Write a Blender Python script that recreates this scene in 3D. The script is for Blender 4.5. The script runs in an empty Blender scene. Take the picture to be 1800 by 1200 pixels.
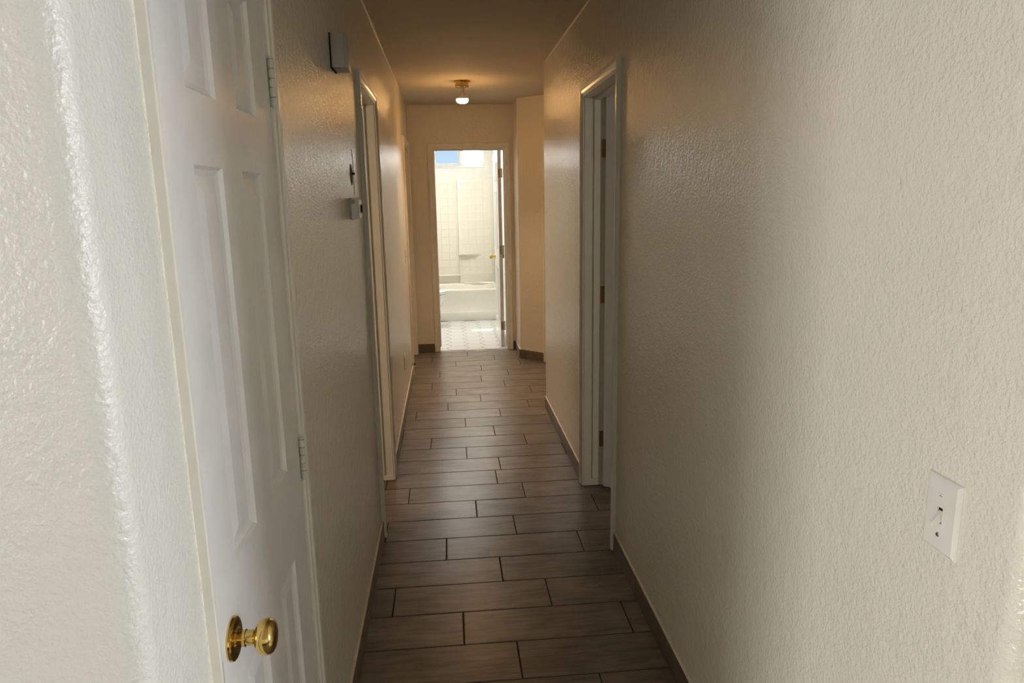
import bpy, bmesh, math, random
from mathutils import Vector, Matrix
random.seed(7)
S = bpy.context.scene
COL = S.collection
PI = math.pi

# ---------------------------------------------------------------- camera
F_PX, YAW, PITCH, ROLL, CAM_H = 1235.14, 0.0884628, 0.2024437, 0.0182327, 1.56998
def camera_axes():
    cy, sy, cp, sp = math.cos(YAW), math.sin(YAW), math.cos(PITCH), math.sin(PITCH)
    f = Vector((sy * cp, cy * cp, -sp)); r = Vector((cy, -sy, 0)); u = r.cross(f)
    r2 = r * math.cos(ROLL) - u * math.sin(ROLL); u2 = r * math.sin(ROLL) + u * math.cos(ROLL)
    return f, r2, u2
f_, r_, u_ = camera_axes()
cam_data = bpy.data.cameras.new('camera')
cam_data.sensor_width = 36.0; cam_data.sensor_fit = 'HORIZONTAL'
cam_data.lens = F_PX / 1800 * 36; cam_data.clip_start = 0.02
cam = bpy.data.objects.new('camera', cam_data); COL.objects.link(cam)
cam.matrix_world = Matrix(((r_.x, u_.x, -f_.x, 0), (r_.y, u_.y, -f_.y, 0), (r_.z, u_.z, -f_.z, CAM_H), (0, 0, 0, 1)))
S.camera = cam

# ---------------------------------------------------------------- colour management, sky, sun, window light
S.view_settings.view_transform = 'Standard'; S.view_settings.look = 'None'
S.view_settings.gamma = 1.0; S.view_settings.use_curve_mapping = False
S.view_settings.exposure = 0.0

def area(name, loc, rot, sx, sy, power, color):
    d = bpy.data.lights.new(name, 'AREA'); d.shape = 'RECTANGLE'; d.size = sx; d.size_y = sy
    d.energy = power; d.color = color
    o = bpy.data.objects.new(name, d); o.location = loc; o.rotation_euler = rot; COL.objects.link(o)
    return o
world = bpy.data.worlds.new('sky'); S.world = world; world.use_nodes = True
wn = world.node_tree.nodes; wl = world.node_tree.links
bg = wn['Background']; bg.inputs['Strength'].default_value = 1.0
tc = wn.new('ShaderNodeTexCoord'); sep = wn.new('ShaderNodeSeparateXYZ'); ramp = wn.new('ShaderNodeValToRGB')
wl.new(tc.outputs['Generated'], sep.inputs[0]); wl.new(sep.outputs['Z'], ramp.inputs[0]); wl.new(ramp.outputs[0], bg.inputs[0])
ramp.color_ramp.elements[0].position = 0.0; ramp.color_ramp.elements[0].color = (0.55, 0.77, 1.0, 1)
ramp.color_ramp.elements[1].position = 1.0; ramp.color_ramp.elements[1].color = (0.16, 0.38, 0.90, 1)

sun_d = bpy.data.lights.new('sun', 'SUN'); sun_d.energy = 230.0; sun_d.angle = math.radians(0.6); sun_d.color = (1.0, 0.95, 0.86)
sun = bpy.data.objects.new('sun', sun_d); COL.objects.link(sun)
sun_dir = Vector((0.008, -0.575, -0.82)); sun.rotation_euler = sun_dir.to_track_quat('-Z', 'Y').to_euler()

# daylight of the entry room's two windows; unseen lamp of the left room; added fills in bedroom and bathroom
area('daylight_entry_right', (6.85, -0.95, 1.40), (0, math.radians(90), 0), 1.7, 2.4, 385, (0.90, 0.955, 1.0))
area('daylight_entry_left', (-6.85, -3.5, 1.40), (0, math.radians(-90), 0), 1.9, 2.7, 410, (0.96, 0.965, 0.96))
area('bedroom_fill', (2.25, 1.05, 1.45), (math.radians(90), 0, math.radians(15)), 0.8, 1.0, 9, (1.0, 0.88, 0.75))  # added warm fill, aimed at the face of the ajar door
area('lamp_left_room', (-1.75, 2.35, 1.55), (0, math.radians(-62), math.radians(40)), 0.7, 0.7, 17, (1.0, 0.70, 0.42))
area('bathroom_fill', (-0.1, 8.45, 2.44), (0, 0, 0), 0.5, 0.5, 30, (1.0, 0.97, 0.93))  # unseen fill added overhead to brighten the bathroom

# ---------------------------------------------------------------- sizes (metres; the hall runs along +Y)
XL, XR, H, YE = -0.354, 0.703, 2.467, 7.215
Y0 = 0.737            # mouth of the hall
WT = 0.115            # wall thickness
YC = 5.10             # end of the right wall, alcove beyond
XS, YS = 0.685, 6.80  # corner between short wall and diagonal wall
YB, YBB = 7.33, 9.83  # bathroom from .. to
XBL, XBR = -0.86, 0.665
DT = 2.045            # door opening height
BASE_H = 0.09

# ---------------------------------------------------------------- materials
def new_mat(name):
    m = bpy.data.materials.new(name); m.use_nodes = True
    n = m.node_tree.nodes; l = m.node_tree.links
    return m, n, l, n['Principled BSDF']
def tint(n, l, b, col, amount, scale, vec=None):
    """base colour with a faint noise variation"""
    no = n.new('ShaderNodeTexNoise'); no.inputs['Scale'].default_value = scale; no.inputs['Detail'].default_value = 3
    if vec is not None: l.new(vec, no.inputs['Vector'])
    r = n.new('ShaderNodeValToRGB')
    r.color_ramp.elements[0].position = 0.3; r.color_ramp.elements[1].position = 0.7
    r.color_ramp.elements[0].color = (*[c * (1 - amount) for c in col], 1)
    r.color_ramp.elements[1].color = (*[min(1, c * (1 + amount)) for c in col], 1)
    l.new(no.outputs['Fac'], r.inputs[0]); l.new(r.outputs[0], b.inputs['Base Color'])
    return no
def plain(name, col, rough=0.5, metal=0.0, amount=0.04, scale=12, bump=0.0, bscale=200, spec=0.5, coat=0.0):
    m, n, l, b = new_mat(name)
    t = n.new('ShaderNodeTexCoord')
    tint(n, l, b, col, amount, scale, t.outputs['Object'])
    b.inputs['Roughness'].default_value = rough; b.inputs['Metallic'].default_value = metal
    b.inputs['Specular IOR Level'].default_value = spec
    if coat: b.inputs['Coat Weight'].default_value = coat; b.inputs['Coat Roughness'].default_value = 0.1
    if bump:
        no = n.new('ShaderNodeTexNoise'); no.inputs['Scale'].default_value = bscale; no.inputs['Detail'].default_value = 2
        l.new(t.outputs['Object'], no.inputs['Vector'])
        bp = n.new('ShaderNodeBump'); bp.inputs['Strength'].default_value = bump; bp.inputs['Distance'].default_value = 0.002
        l.new(no.outputs['Fac'], bp.inputs['Height']); l.new(bp.outputs[0], b.inputs['Normal'])
    return m
def wall_paint(name, col, rough, dist=0.0016, spec=0.5):
    """semi-gloss paint over sprayed orange-peel texture"""
    m, n, l, b = new_mat(name)
    g = n.new('ShaderNodeNewGeometry')
    tint(n, l, b, col, 0.02, 1.5, g.outputs['Position'])
    b.inputs['Roughness'].default_value = rough; b.inputs['Specular IOR Level'].default_value = spec
    n1 = n.new('ShaderNodeTexNoise'); n1.inputs['Scale'].default_value = 150; n1.inputs['Detail'].default_value = 2.5; n1.inputs['Roughness'].default_value = 0.5
    n2 = n.new('ShaderNodeTexNoise'); n2.inputs['Scale'].default_value = 32; n2.inputs['Detail'].default_value = 1
    for x in (n1, n2): l.new(g.outputs['Position'], x.inputs['Vector'])
    ad = n.new('ShaderNodeMath'); ad.operation = 'MULTIPLY_ADD'; ad.inputs[1].default_value = 0.9
    l.new(n2.outputs['Fac'], ad.inputs[0]); l.new(n1.outputs['Fac'], ad.inputs[2])
    bp = n.new('ShaderNodeBump'); bp.inputs['Strength'].default_value = 1.0; bp.inputs['Distance'].default_value = dist
    l.new(ad.outputs[0], bp.inputs['Height']); l.new(bp.outputs[0], b.inputs['Normal'])
    return m
def wood_tile(name, dark, light, rough):
    """porcelain plank printed with wood grain along its own X axis; each tile gets its own print"""
    m, n, l, b = new_mat(name)
    t = n.new('ShaderNodeTexCoord'); oi = n.new('ShaderNodeObjectInfo')
    mul = n.new('ShaderNodeMath'); mul.operation = 'MULTIPLY'; mul.inputs[1].default_value = 57.0
    l.new(oi.outputs['Random'], mul.inputs[0])
    comb = n.new('ShaderNodeCombineXYZ'); l.new(mul.outputs[0], comb.inputs['X']); l.new(mul.outputs[0], comb.inputs['Y'])
    add = n.new('ShaderNodeVectorMath'); add.operation = 'ADD'
    l.new(t.outputs['Object'], add.inputs[0]); l.new(comb.outputs[0], add.inputs[1])
    mp = n.new('ShaderNodeMapping'); mp.inputs['Scale'].default_value = (1.0, 8.0, 8.0); l.new(add.outputs[0], mp.inputs['Vector'])
    g1 = n.new('ShaderNodeTexNoise'); g1.inputs['Scale'].default_value = 6; g1.inputs['Detail'].default_value = 6; g1.inputs['Distortion'].default_value = 0.8
    l.new(mp.outputs[0], g1.inputs['Vector'])
    mp2 = n.new('ShaderNodeMapping'); mp2.inputs['Scale'].default_value = (1.0, 1.7, 1.7); l.new(add.outputs[0], mp2.inputs['Vector'])
    g2 = n.new('ShaderNodeTexNoise'); g2.inputs['Scale'].default_value = 5; g2.inputs['Detail'].default_value = 4
    l.new(mp2.outputs[0], g2.inputs['Vector'])
    mx = n.new('ShaderNodeMath'); mx.operation = 'MULTIPLY_ADD'; mx.inputs[1].default_value = 0.5
    sc = n.new('ShaderNodeMath'); sc.operation = 'MULTIPLY'; sc.inputs[1].default_value = 0.45
    l.new(g2.outputs['Fac'], sc.inputs[0]); l.new(g1.outputs['Fac'], mx.inputs[0]); l.new(sc.outputs[0], mx.inputs[2])
    r = n.new('ShaderNodeValToRGB'); r.color_ramp.elements[0].position = 0.34; r.color_ramp.elements[1].position = 0.66
    r.color_ramp.elements[0].color = (*dark, 1); r.color_ramp.elements[1].color = (*light, 1)
    l.new(mx.outputs[0], r.inputs[0])
    vv = n.new('ShaderNodeMath'); vv.operation = 'MULTIPLY_ADD'; vv.inputs[1].default_value = 0.22; vv.inputs[2].default_value = 0.89
    l.new(oi.outputs['Random'], vv.inputs[0])
    hs = n.new('ShaderNodeHueSaturation'); l.new(vv.outputs[0], hs.inputs['Value']); l.new(r.outputs[0], hs.inputs['Color'])
    l.new(hs.outputs[0], b.inputs['Base Color'])
    b.inputs['Roughness'].default_value = rough
    bp = n.new('ShaderNodeBump'); bp.inputs['Strength'].default_value = 0.35; bp.inputs['Distance'].default_value = 0.0012
    l.new(mx.outputs[0], bp.inputs['Height']); l.new(bp.outputs[0], b.inputs['Normal'])
    return m
def emit(name, col, strength):
    m, n, l, b = new_mat(name)
    b.inputs['Base Color'].default_value = (0.9, 0.9, 0.9, 1)
    b.inputs['Emission Color'].default_value = (*col, 1); b.inputs['Emission Strength'].default_value = strength
    return m
def clear_glass(name):
    m, n, l, b = new_mat(name); n.remove(b)
    tr = n.new('ShaderNodeBsdfTransparent'); gl = n.new('ShaderNodeBsdfGlossy'); gl.inputs['Roughness'].default_value = 0.02
    fr = n.new('ShaderNodeFresnel'); fr.inputs['IOR'].default_value = 1.45
    mx = n.new('ShaderNodeMixShader'); l.new(fr.outputs[0], mx.inputs[0]); l.new(tr.outputs[0], mx.inputs[1]); l.new(gl.outputs[0], mx.inputs[2])
    l.new(mx.outputs[0], n['Material Output'].inputs['Surface'])
    return m
def glare_glass(name):
    m, n, l, b = new_mat(name); n.remove(b)
    tr = n.new('ShaderNodeBsdfTranslucent'); tr.inputs['Color'].default_value = (0.97, 0.98, 1, 1)
    df = n.new('ShaderNodeBsdfDiffuse'); df.inputs['Color'].default_value = (0.9, 0.92, 0.95, 1)
    mx = n.new('ShaderNodeMixShader'); mx.inputs[0].default_value = 0.15
    l.new(tr.outputs[0], mx.inputs[1]); l.new(df.outputs[0], mx.inputs[2])
    cl = n.new('ShaderNodeBsdfTransparent'); m2 = n.new('ShaderNodeMixShader'); m2.inputs[0].default_value = 0.35   # translucent white stands in for the pane's glare; part passes straight through
    l.new(mx.outputs[0], m2.inputs[1]); l.new(cl.outputs[0], m2.inputs[2])
    l.new(m2.outputs[0], n['Material Output'].inputs['Surface'])
    return m

M = {}
M['wall'] = wall_paint('cream wall paint', (0.79, 0.742, 0.633), 0.165, 0.0026, 0.62)
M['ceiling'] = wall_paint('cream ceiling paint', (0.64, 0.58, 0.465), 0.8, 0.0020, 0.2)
M['wall_dimmed'] = wall_paint('dimmed cream wall paint', (0.66, 0.645, 0.595), 0.36, 0.0022)  # wall paint darkened and dulled to tone down the overlit facing wall
M['bath_wall'] = plain('pale bathroom paint', (0.80, 0.80, 0.75), 0.5, bump=0.2)
M['trim'] = plain('cream trim paint', (0.78, 0.75, 0.67), 0.28, bump=0.03, bscale=60)
M['door'] = plain('white door paint', (0.80, 0.795, 0.79), 0.33, bump=0.06, bscale=40)
M['tile'] = wood_tile('wood look floor tile', (0.112, 0.088, 0.068), (0.290, 0.236, 0.186), 0.31)
M['base'] = wood_tile('wood look base tile', (0.105, 0.082, 0.064), (0.200, 0.160, 0.128), 0.40)
M['grout'] = plain('dark brown grout', (0.030, 0.022, 0.017), 0.9, amount=0.2, scale=60)
M['caulk'] = plain('cream caulk', (0.64, 0.57, 0.44), 0.5, amount=0.08, scale=40)
M['brass'] = plain('polished brass', (0.72, 0.50, 0.17), 0.13, 1.0, amount=0.06, scale=30)
M['ivory'] = plain('ivory plastic', (0.78, 0.73, 0.62), 0.32)
M['plate'] = plain('white plastic plate', (0.76, 0.72, 0.66), 0.28)
M['grey_plastic'] = plain('greyish white plastic', (0.48, 0.46, 0.43), 0.4)
M['black'] = plain('black plastic', (0.012, 0.012, 0.014), 0.35)
M['dark'] = plain('dark hole', (0.01, 0.009, 0.008), 0.9)
M['screw'] = plain('bare screw metal', (0.45, 0.42, 0.38), 0.4, 1.0)
M['hinge_paint'] = plain('painted hinge metal', (0.68, 0.66, 0.60), 0.35, bump=0.1, bscale=90)
M['hinge_metal'] = plain('brass hinge metal', (0.42, 0.33, 0.19), 0.35, 1.0, amount=0.1)
M['bare'] = plain('bare drywall', (0.20, 0.155, 0.105), 0.8, amount=0.15, scale=80)
M['hex'] = plain('white glazed floor tile', (0.78, 0.79, 0.78), 0.22, amount=0.03, scale=6)
M['hex_grout'] = plain('grey grout', (0.25, 0.24, 0.22), 0.9)
M['tub'] = plain('almond fibreglass', (0.80, 0.775, 0.68), 0.22, amount=0.02)
M['porcelain'] = plain('white porcelain', (0.86, 0.87, 0.88), 0.10, amount=0.01)
M['vinyl'] = plain('white window vinyl', (0.82, 0.84, 0.86), 0.35)
M['glass'] = clear_glass('clear window glass')
M['glare_pane'] = glare_glass('white glare window glass')
M['bulb_on'] = emit('lit bulb face', (1.0, 0.54, 0.20), 170)
M['bulb_glass'] = plain('white bulb glass', (0.80, 0.76, 0.68), 0.25)
M['outside'] = plain('outside ground', (0.35, 0.33, 0.28), 0.9)
M['entry_floor'] = plain('entry floor tile', (0.17, 0.14, 0.115), 0.4, amount=0.2, scale=3)

# ---------------------------------------------------------------- helpers
def link(name, me, mat=None, parent=None, loc=None):
    o = bpy.data.objects.new(name, me); COL.objects.link(o)
    if mat is not None and me is not None and not me.materials: me.materials.append(mat)
    if parent is not None: o.parent = parent
    if loc is not None: o.location = loc
    return o
def empty(name, loc=(0, 0, 0), rz=0.0, parent=None):
    o = bpy.data.objects.new(name, None); COL.objects.link(o); o.location = loc; o.rotation_euler = (0, 0, rz)
    o.empty_display_size = 0.1
    if parent is not None: o.parent = parent
    return o
def tag(o, label=None, cat=None, group=None, kind=None):
    if label: o['label'] = label
    if cat: o['category'] = cat
    if group: o['group'] = group
    if kind: o['kind'] = kind
    return o
def struct(o, label=None):
    return tag(o, label, kind='structure')
def mesh(bm, name='mesh', smooth=None):
    bmesh.ops.recalc_face_normals(bm, faces=bm.faces)
    me = bpy.data.meshes.new(name)
    if smooth is not None:
        for f in bm.faces: f.smooth = True
        for e in bm.edges:
            if len(e.link_faces) == 2 and e.calc_face_angle(0) > math.radians(smooth): e.smooth = False
    bm.to_mesh(me); bm.free()
    return me
def add_box(bm, x0, x1, y0, y1, z0, z1, mtx=None):
    v = [Vector((x, y, z)) for x in (x0, x1) for y in (y0, y1) for z in (z0, z1)]
    if mtx is not None: v = [mtx(*p) if callable(mtx) else mtx @ p for p in v]
    b = [bm.verts.new(p) for p in v]
    for q in ((0, 1, 3, 2), (4, 6, 7, 5), (0, 4, 5, 1), (2, 3, 7, 6), (0, 2, 6, 4), (1, 5, 7, 3)):
        bm.faces.new([b[i] for i in q])
    return b
def box_me(x0, x1, y0, y1, z0, z1, bevel=0.0, seg=2, mtx=None, name='box'):
    bm = bmesh.new(); add_box(bm, x0, x1, y0, y1, z0, z1, mtx)
    if bevel:
        bmesh.ops.recalc_face_normals(bm, faces=bm.faces)
        bmesh.ops.bevel(bm, geom=list(bm.edges), offset=bevel, segments=seg, profile=0.5, affect='EDGES', clamp_overlap=True)
    return mesh(bm, name, 35 if bevel else None)
def prism(bm, poly, z0, z1):
    lo = [bm.verts.new((x, y, z0)) for x, y in poly]; hi = [bm.verts.new((x, y, z1)) for x, y in poly]
    n = len(poly)
    for i in range(n): bm.faces.new((lo[i], lo[(i + 1) % n], hi[(i + 1) % n], hi[i]))
    bm.faces.new(lo[::-1]); bm.faces.new(hi)
def lathe(bm, prof, seg=32, mtx=None, cap=True):
    """profile (radius, height) about local Z"""
    rings = []
    for r, z in prof:
        if r < 1e-6:
            p = Vector((0, 0, z)); rings.append([bm.verts.new(mtx @ p if mtx else p)]); continue
        ring = []
        for i in range(seg):
            a = 2 * PI * i / seg; p = Vector((r * math.cos(a), r * math.sin(a), z))
            ring.append(bm.verts.new(mtx @ p if mtx else p))
        rings.append(ring)
    for a, b in zip(rings, rings[1:]):
        for i in range(seg):
            j = (i + 1) % seg
            if len(a) == 1 and len(b) == 1: break
            if len(a) == 1: bm.faces.new((a[0], b[i], b[j]))
            elif len(b) == 1: bm.faces.new((a[i], a[j], b[0]))
            else: bm.faces.new((a[i], a[j], b[j], b[i]))
    if cap:
        if len(rings[0]) > 1: bm.faces.new(rings[0][::-1])
        if len(rings[-1]) > 1: bm.faces.new(rings[-1])
def lathe_me(prof, seg=32, mtx=None, smooth=40):
    bm = bmesh.new(); lathe(bm, prof, seg, mtx); return mesh(bm, 'lathe', smooth)
def fillet(c, r, p_prev, p_next, n=8):
    """points of a rounded corner at c coming from p_prev going to p_next"""
    c = Vector(c); a = (Vector(p_prev) - c).normalized(); b = (Vector(p_next) - c).normalized()
    half = a.angle(b) / 2; d = r / math.tan(half)
    s, e = c + a * d, c + b * d; m = c + (a + b).normalized() * (r / math.sin(half))
    out = []
    for i in range(n + 1):
        t = i / n; v = (s - m).slerp(e - m, t, (s - m)) if False else None
        ang0 = math.atan2((s - m).y, (s - m).x); ang1 = math.atan2((e - m).y, (e - m).x)
        dlt = (ang1 - ang0 + PI) % (2 * PI) - PI
        an = ang0 + dlt * t; out.append((m.x + r * math.cos(an), m.y + r * math.sin(an)))
    return out

# ---------------------------------------------------------------- floor of the hall: grout bed + one object per plank tile
ROW, LEN, JNT = 0.2042, 0.6205, 0.0052
fl = struct(link('floor', box_me(-7.1, 7.1, -5.1, 7.285, -0.03, -0.0022), M['grout']))
def tile_mesh(l, w, name):
    bm = bmesh.new(); c = 0.0014; t = 0.009
    lo = [(-l/2, -w/2), (l/2, -w/2), (l/2, w/2), (-l/2, w/2)]
    b0 = [bm.verts.new((x, y, -t)) for x, y in lo]
    b1 = [bm.verts.new((x, y, -c)) for x, y in lo]
    b2 = [bm.verts.new((x - math.copysign(c, x), y - math.copysign(c, y), 0)) for x, y in lo]
    for i in range(4):
        j = (i + 1) % 4
        bm.faces.new((b0[i], b0[j], b1[j], b1[i])); bm.faces.new((b1[i], b1[j], b2[j], b2[i]))
    bm.faces.new(b2)
    return mesh(bm, name)
plank = tile_mesh(LEN - JNT, ROW - JNT, 'plank')
# one joint position per row (row index counted from y = 2.2615), read off the picture where it shows them
joint = {-2: 0.03, -1: 0.455, 0: 0.198, 1: 0.009, 2: 0.358, 3: 0.181, 4: -0.054, 5: 0.279, 6: 0.100, 7: 0.367, 8: 0.232, 9: 0.266, 10: 0.073, 11: -0.153,
         12: 0.275, 13: 0.082, 14: -0.275, 15: -0.041, 16: 0.220, 17: 0.029, 18: -0.173, 19: 0.256, 20: -0.111, 21: 0.276, 22: 0.040, 23: 0.428, 24: 0.163}
joint[0] = 0.198
def row_joint(k):
    # key k is the row that ENDS (far side) at y = 2.2615 + k*ROW
    return joint.get(k, (0.17 * k * 1.37) % LEN - 0.2)
YR0 = 2.2615
for k in range(-14, 25):
    y1 = YR0 + k * ROW; y0 = y1 - ROW; yc = (y0 + y1) / 2
    xa, xb = (-1.0, 1.35)
    if yc > 5.05: xb = 2.3
    if yc < 0.75: xa, xb = -1.25, 1.6
    j0 = row_joint(k)
    n0 = math.floor((xa - j0) / LEN)
    x = j0 + n0 * LEN
    while x < xb:
        o = link('tile', plank, M['tile'], fl, (x + LEN / 2, yc, 0.0)); x += LEN
# last, half-width row at the bathroom threshold
half_plank = tile_mesh(LEN - JNT, 0.105, 'half_plank')
for x in (-0.9, -0.28, 0.34, 0.96):
    link('tile', half_plank, M['tile'], fl, (x + 0.243, YR0 + 24 * ROW + 0.002 + 0.0525, 0))

# ---------------------------------------------------------------- walls (rest on the tiles)
def wall_run(name, along, a0, a1, n0, n1, openings, mat, z1=H):
    """wall along 'x' or 'y' from a0 to a1, thickness n0..n1, openings (s0, s1, z0, z1)"""
    bm = bmesh.new()
    def bx(s0, s1, z0, zz):
        if s1 - s0 < 1e-4: return
        if along == 'y': add_box(bm, n0, n1, s0, s1, z0, zz)
        else: add_box(bm, s0, s1, n0, n1, z0, zz)
    s = a0
    for (p, q, za, zb) in sorted(openings):
        bx(s, p, 0, z1)
        if za > 0: bx(p, q, 0, za)
        bx(p, q, zb, z1); s = q
    bx(s, a1, 0, z1)
    return struct(link(name, mesh(bm), mat))
JB = 0.018
L2 = (3.172, 3.813); L3 = (6.302, 7.083); CL = (0.930, 1.540); R1 = (2.917, 3.593); BD = (-0.110, 0.597)
wall_run('wall_left', 'y', 0.912, YE, XL - WT, XL,
         [(CL[0] - 0.002, CL[1] + 0.004, 0, 2.05), (L2[0] - JB, L2[1] + JB, 0, DT + JB), (L3[0] - JB, L3[1] + JB, 0, DT + JB)], M['wall'])
wall_run('wall_right', 'y', 0.90, YC - 0.15, XR, XR + WT, [(R1[0] - JB, R1[1] + JB, 0, DT + JB)], M['wall'])
wall_run('wall_end', 'x', -3.4, 3.4, YE, YB, [(BD[0] - JB, BD[1] + JB, 0, DT + JB)], M['wall'])
def poly_wall(name, poly, mat=None):
    bm = bmesh.new(); prism(bm, poly, 0, H)
    return struct(link(name, mesh(bm, 'wall', 25), mat or M['wall']))
# rounded (bullnose) corners
BR = 0.032
poly_wall('wall_entry_left', [(-7.0, Y0)] + fillet((XL, Y0), BR, (-7.0, Y0), (XL, 0.9)) + [(XL, 0.912), (XL - WT, 0.912), (XL - WT, Y0 + WT), (-7.0, Y0 + WT)], M['wall_dimmed'])
poly_wall('wall_entry_right', [(7.0, Y0)] + fillet((XR, Y0), BR, (7.0, Y0), (XR, 0.9)) + [(XR, 0.90), (XR + WT, 0.90), (XR + WT, Y0 + WT), (7.0, Y0 + WT)])
poly_wall('wall_alcove', [(XR, YC - 0.15)] + fillet((XR, YC), 0.012, (XR, YC - 1), (3, YC)) + [(3.4, YC), (3.4, YC - WT), (XR + WT, YC - WT), (XR + WT, YC - 0.15)])
# short wall and diagonal wall with a door opening (s measured from the corner)
dv = Vector((0.70711, -0.70711)); nv = Vector((-0.70711, -0.70711)); nb = -nv
def dg(s, d=0.0): q = Vector((XS, YS)) + dv * s + nb * d; return (q.x, q.y)
D0, D1 = 0.357, 1.119
bmd = bmesh.new()
prism(bmd, [(XS, YE)] + fillet((XS, YS), 0.02, (XS, YE), dg(1)) + [dg(D0 - JB), dg(D0 - JB, WT), (XS + WT, YS + 0.06), (XS + WT, YE)], 0, H)
prism(bmd, [dg(D1 + JB), dg(2.404), dg(2.404, WT), dg(D1 + JB, WT)], 0, H)
prism(bmd, [dg(D0 - JB), dg(D1 + JB), dg(D1 + JB, WT), dg(D0 - JB, WT)], DT + JB, H)
struct(link('wall_diagonal', mesh(bmd, 'wall', 25), M['wall']))
# entry room and outer walls (behind and beside the camera), with their window openings
WZ = (0.70, 2.20)
wall_run('wall_outer_right', 'y', -5.0, Y0 + WT, 7.0, 7.0 + WT, [(-2.15, 0.25, 0.55, 2.25)], M['wall'])
wall_run('wall_outer_left', 'y', -5.0, Y0 + WT, -7.0 - WT, -7.0, [(-4.87, -2.13, 0.44, 2.36)], M['wall'])
wall_run('wall_bedroom_right', 'y', Y0 + WT, YE, 3.4, 3.4 + WT, [], M['wall'])
wall_run('wall_bedroom_left', 'y', Y0 + WT, YE, -3.4 - WT, -3.4, [], M['wall'])
wall_run('wall_behind', 'x', -7.0 - WT, 7.0 + WT, -5.0 - WT, -5.0, [], M['wall'])
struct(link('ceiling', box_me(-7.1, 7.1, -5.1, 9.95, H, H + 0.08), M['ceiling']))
# bathroom walls
BW = (-0.165, 0.533, 1.985, 2.30)
wall_run('wall_bath_left', 'y', YB, YBB + WT, XBL - WT, XBL, [], M['bath_wall'])
wall_run('wall_bath_right', 'y', YB, YBB + WT, XBR, XBR + WT, [], M['bath_wall'])
wall_run('wall_bath_back', 'x', XBL, XBR, YBB, YBB + WT, [BW], M['bath_wall'])
bm = bmesh.new(); add_box(bm, XBL, BD[0] - JB, YB, YB + 0.004, 0, H); add_box(bm, BD[1] + JB, XBR, YB, YB + 0.004, 0, H); add_box(bm, BD[0] - JB, BD[1] + JB, YB, YB + 0.004, DT + JB, H)
struct(link('wall_bath_front', mesh(bm), M['bath_wall']))
struct(link('ground_outside', box_me(-14, 14, 9.96, 26, -0.2, -0.1), M['outside']))

# cracked caulk beads along the ceiling corners
def bead(name, x, y0, y1, side, seed):
    rnd = random.Random(seed); bm = bmesh.new(); prev = None; n = int((y1 - y0) / 0.05)
    for i in range(n + 1):
        y = y0 + (y1 - y0) * i / n; s = 0.0045 + 0.0035 * rnd.random() + (0.010 if rnd.random() < 0.05 else 0)
        s2 = 0.004 + 0.003 * rnd.random()
        ring = [bm.verts.new((x, y, H)), bm.verts.new((x + side * s, y, H)), bm.verts.new((x + side * s * 0.4, y, H - s2 * 0.4)), bm.verts.new((x, y, H - s2))]
        if prev:
            for k in range(4): bm.faces.new((prev[k], prev[(k + 1) % 4], ring[(k + 1) % 4], ring[k]))
        prev = ring
    return struct(link(name, mesh(bm, 'bead'), M['caulk']))
bead('trim_1', XL, 0.95, 6.2, 1, 3); bead('trim_2', XR, 0.95, YC - 0.02, -1, 5)

# ---------------------------------------------------------------- door frames
class Plane2:
    """wall plane: s along the wall, v out of the wall into the hall, z up"""
    def __init__(s, o, a, n): s.o, s.a, s.n = Vector((*o, 0)), Vector((*a, 0)), Vector((*n, 0))
    def __call__(s, u, v, z): p = s.o + s.a * u + s.n * v; return Vector((p.x, p.y, z))
PL = Plane2((XL, 0), (0, 1), (1, 0)); PR = Plane2((XR, 0), (0, 1), (-1, 0)); PE = Plane2((0, YE), (1, 0), (0, -1))
PD = Plane2((XS, YS), (dv.x, dv.y), (nv.x, nv.y)); PEB = Plane2((0, YB + 0.004), (1, 0), (0, 1))
CASING = [(0.004, 0), (0.004, 0.010), (0.007, 0.0115), (0.018, 0.0105), (0.021, 0.0135), (0.034, 0.0145), (0.040, 0.0180), (0.053, 0.0180), (0.057, 0.0150), (0.057, 0)]
def casing(P, s0, s1, top, parent, prof=CASING, zb=0.004, k=1.0):
    """three mitred pieces round an opening"""
    for side in range(3):
        bm = bmesh.new(); ends = ([], [])
        for (u, v) in prof:
            pts = [(s0 - u, zb), (s0 - u, top + u), (s1 + u, top + u), (s1 + u, zb)]
            for e in (0, 1):
                s, z = pts[side + e]; ends[e].append(bm.verts.new(P(s, v * k, z)))
        n = len(prof)
        for i in range(n): bm.faces.new((ends[0][i], ends[0][(i + 1) % n], ends[1][(i + 1) % n], ends[1][i]))
        bm.faces.new(ends[0]); bm.faces.new(ends[1][::-1])
        link('casing', mesh(bm, 'casing'), M['trim'], parent)
def frame(name, P, s0, s1, top=DT, stop_v=-0.045, depth=WT, stops=True, label=None):
    r = empty(name); struct(r, label)
    casing(P, s0, s1, top, r)
    for (a, b) in ((s0 - JB, s0), (s1, s1 + JB)):
        link('jamb', box_me(a, b, -depth - 0.001, 0.0015, 0.004, top + JB, mtx=lambda u, v, z: P(u, v, z)), M['trim'], r)
    link('jamb', box_me(s0, s1, -depth - 0.001, 0.0015, top, top + JB, mtx=lambda u, v, z: P(u, v, z)), M['trim'], r)
    if stops:
        for (a, b) in ((s0, s0 + 0.011), (s1 - 0.011, s1)):
            link('door_stop', box_me(a, b, stop_v - 0.033, stop_v, 0.045, top - 0.011, 0.002, 1, mtx=lambda u, v, z: P(u, v, z)), M['trim'], r)
        link('door_stop', box_me(s0, s1, stop_v - 0.033, stop_v, top - 0.011, top, 0.002, 1, mtx=lambda u, v, z: P(u, v, z)), M['trim'], r)
    return r
frame('trim_3', PL, *L2); frame('trim_4', PR, *R1); frame('trim_5', PL, *L3); frame('trim_6', PE, *BD); frame('trim_7', PD, D0, D1)
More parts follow.
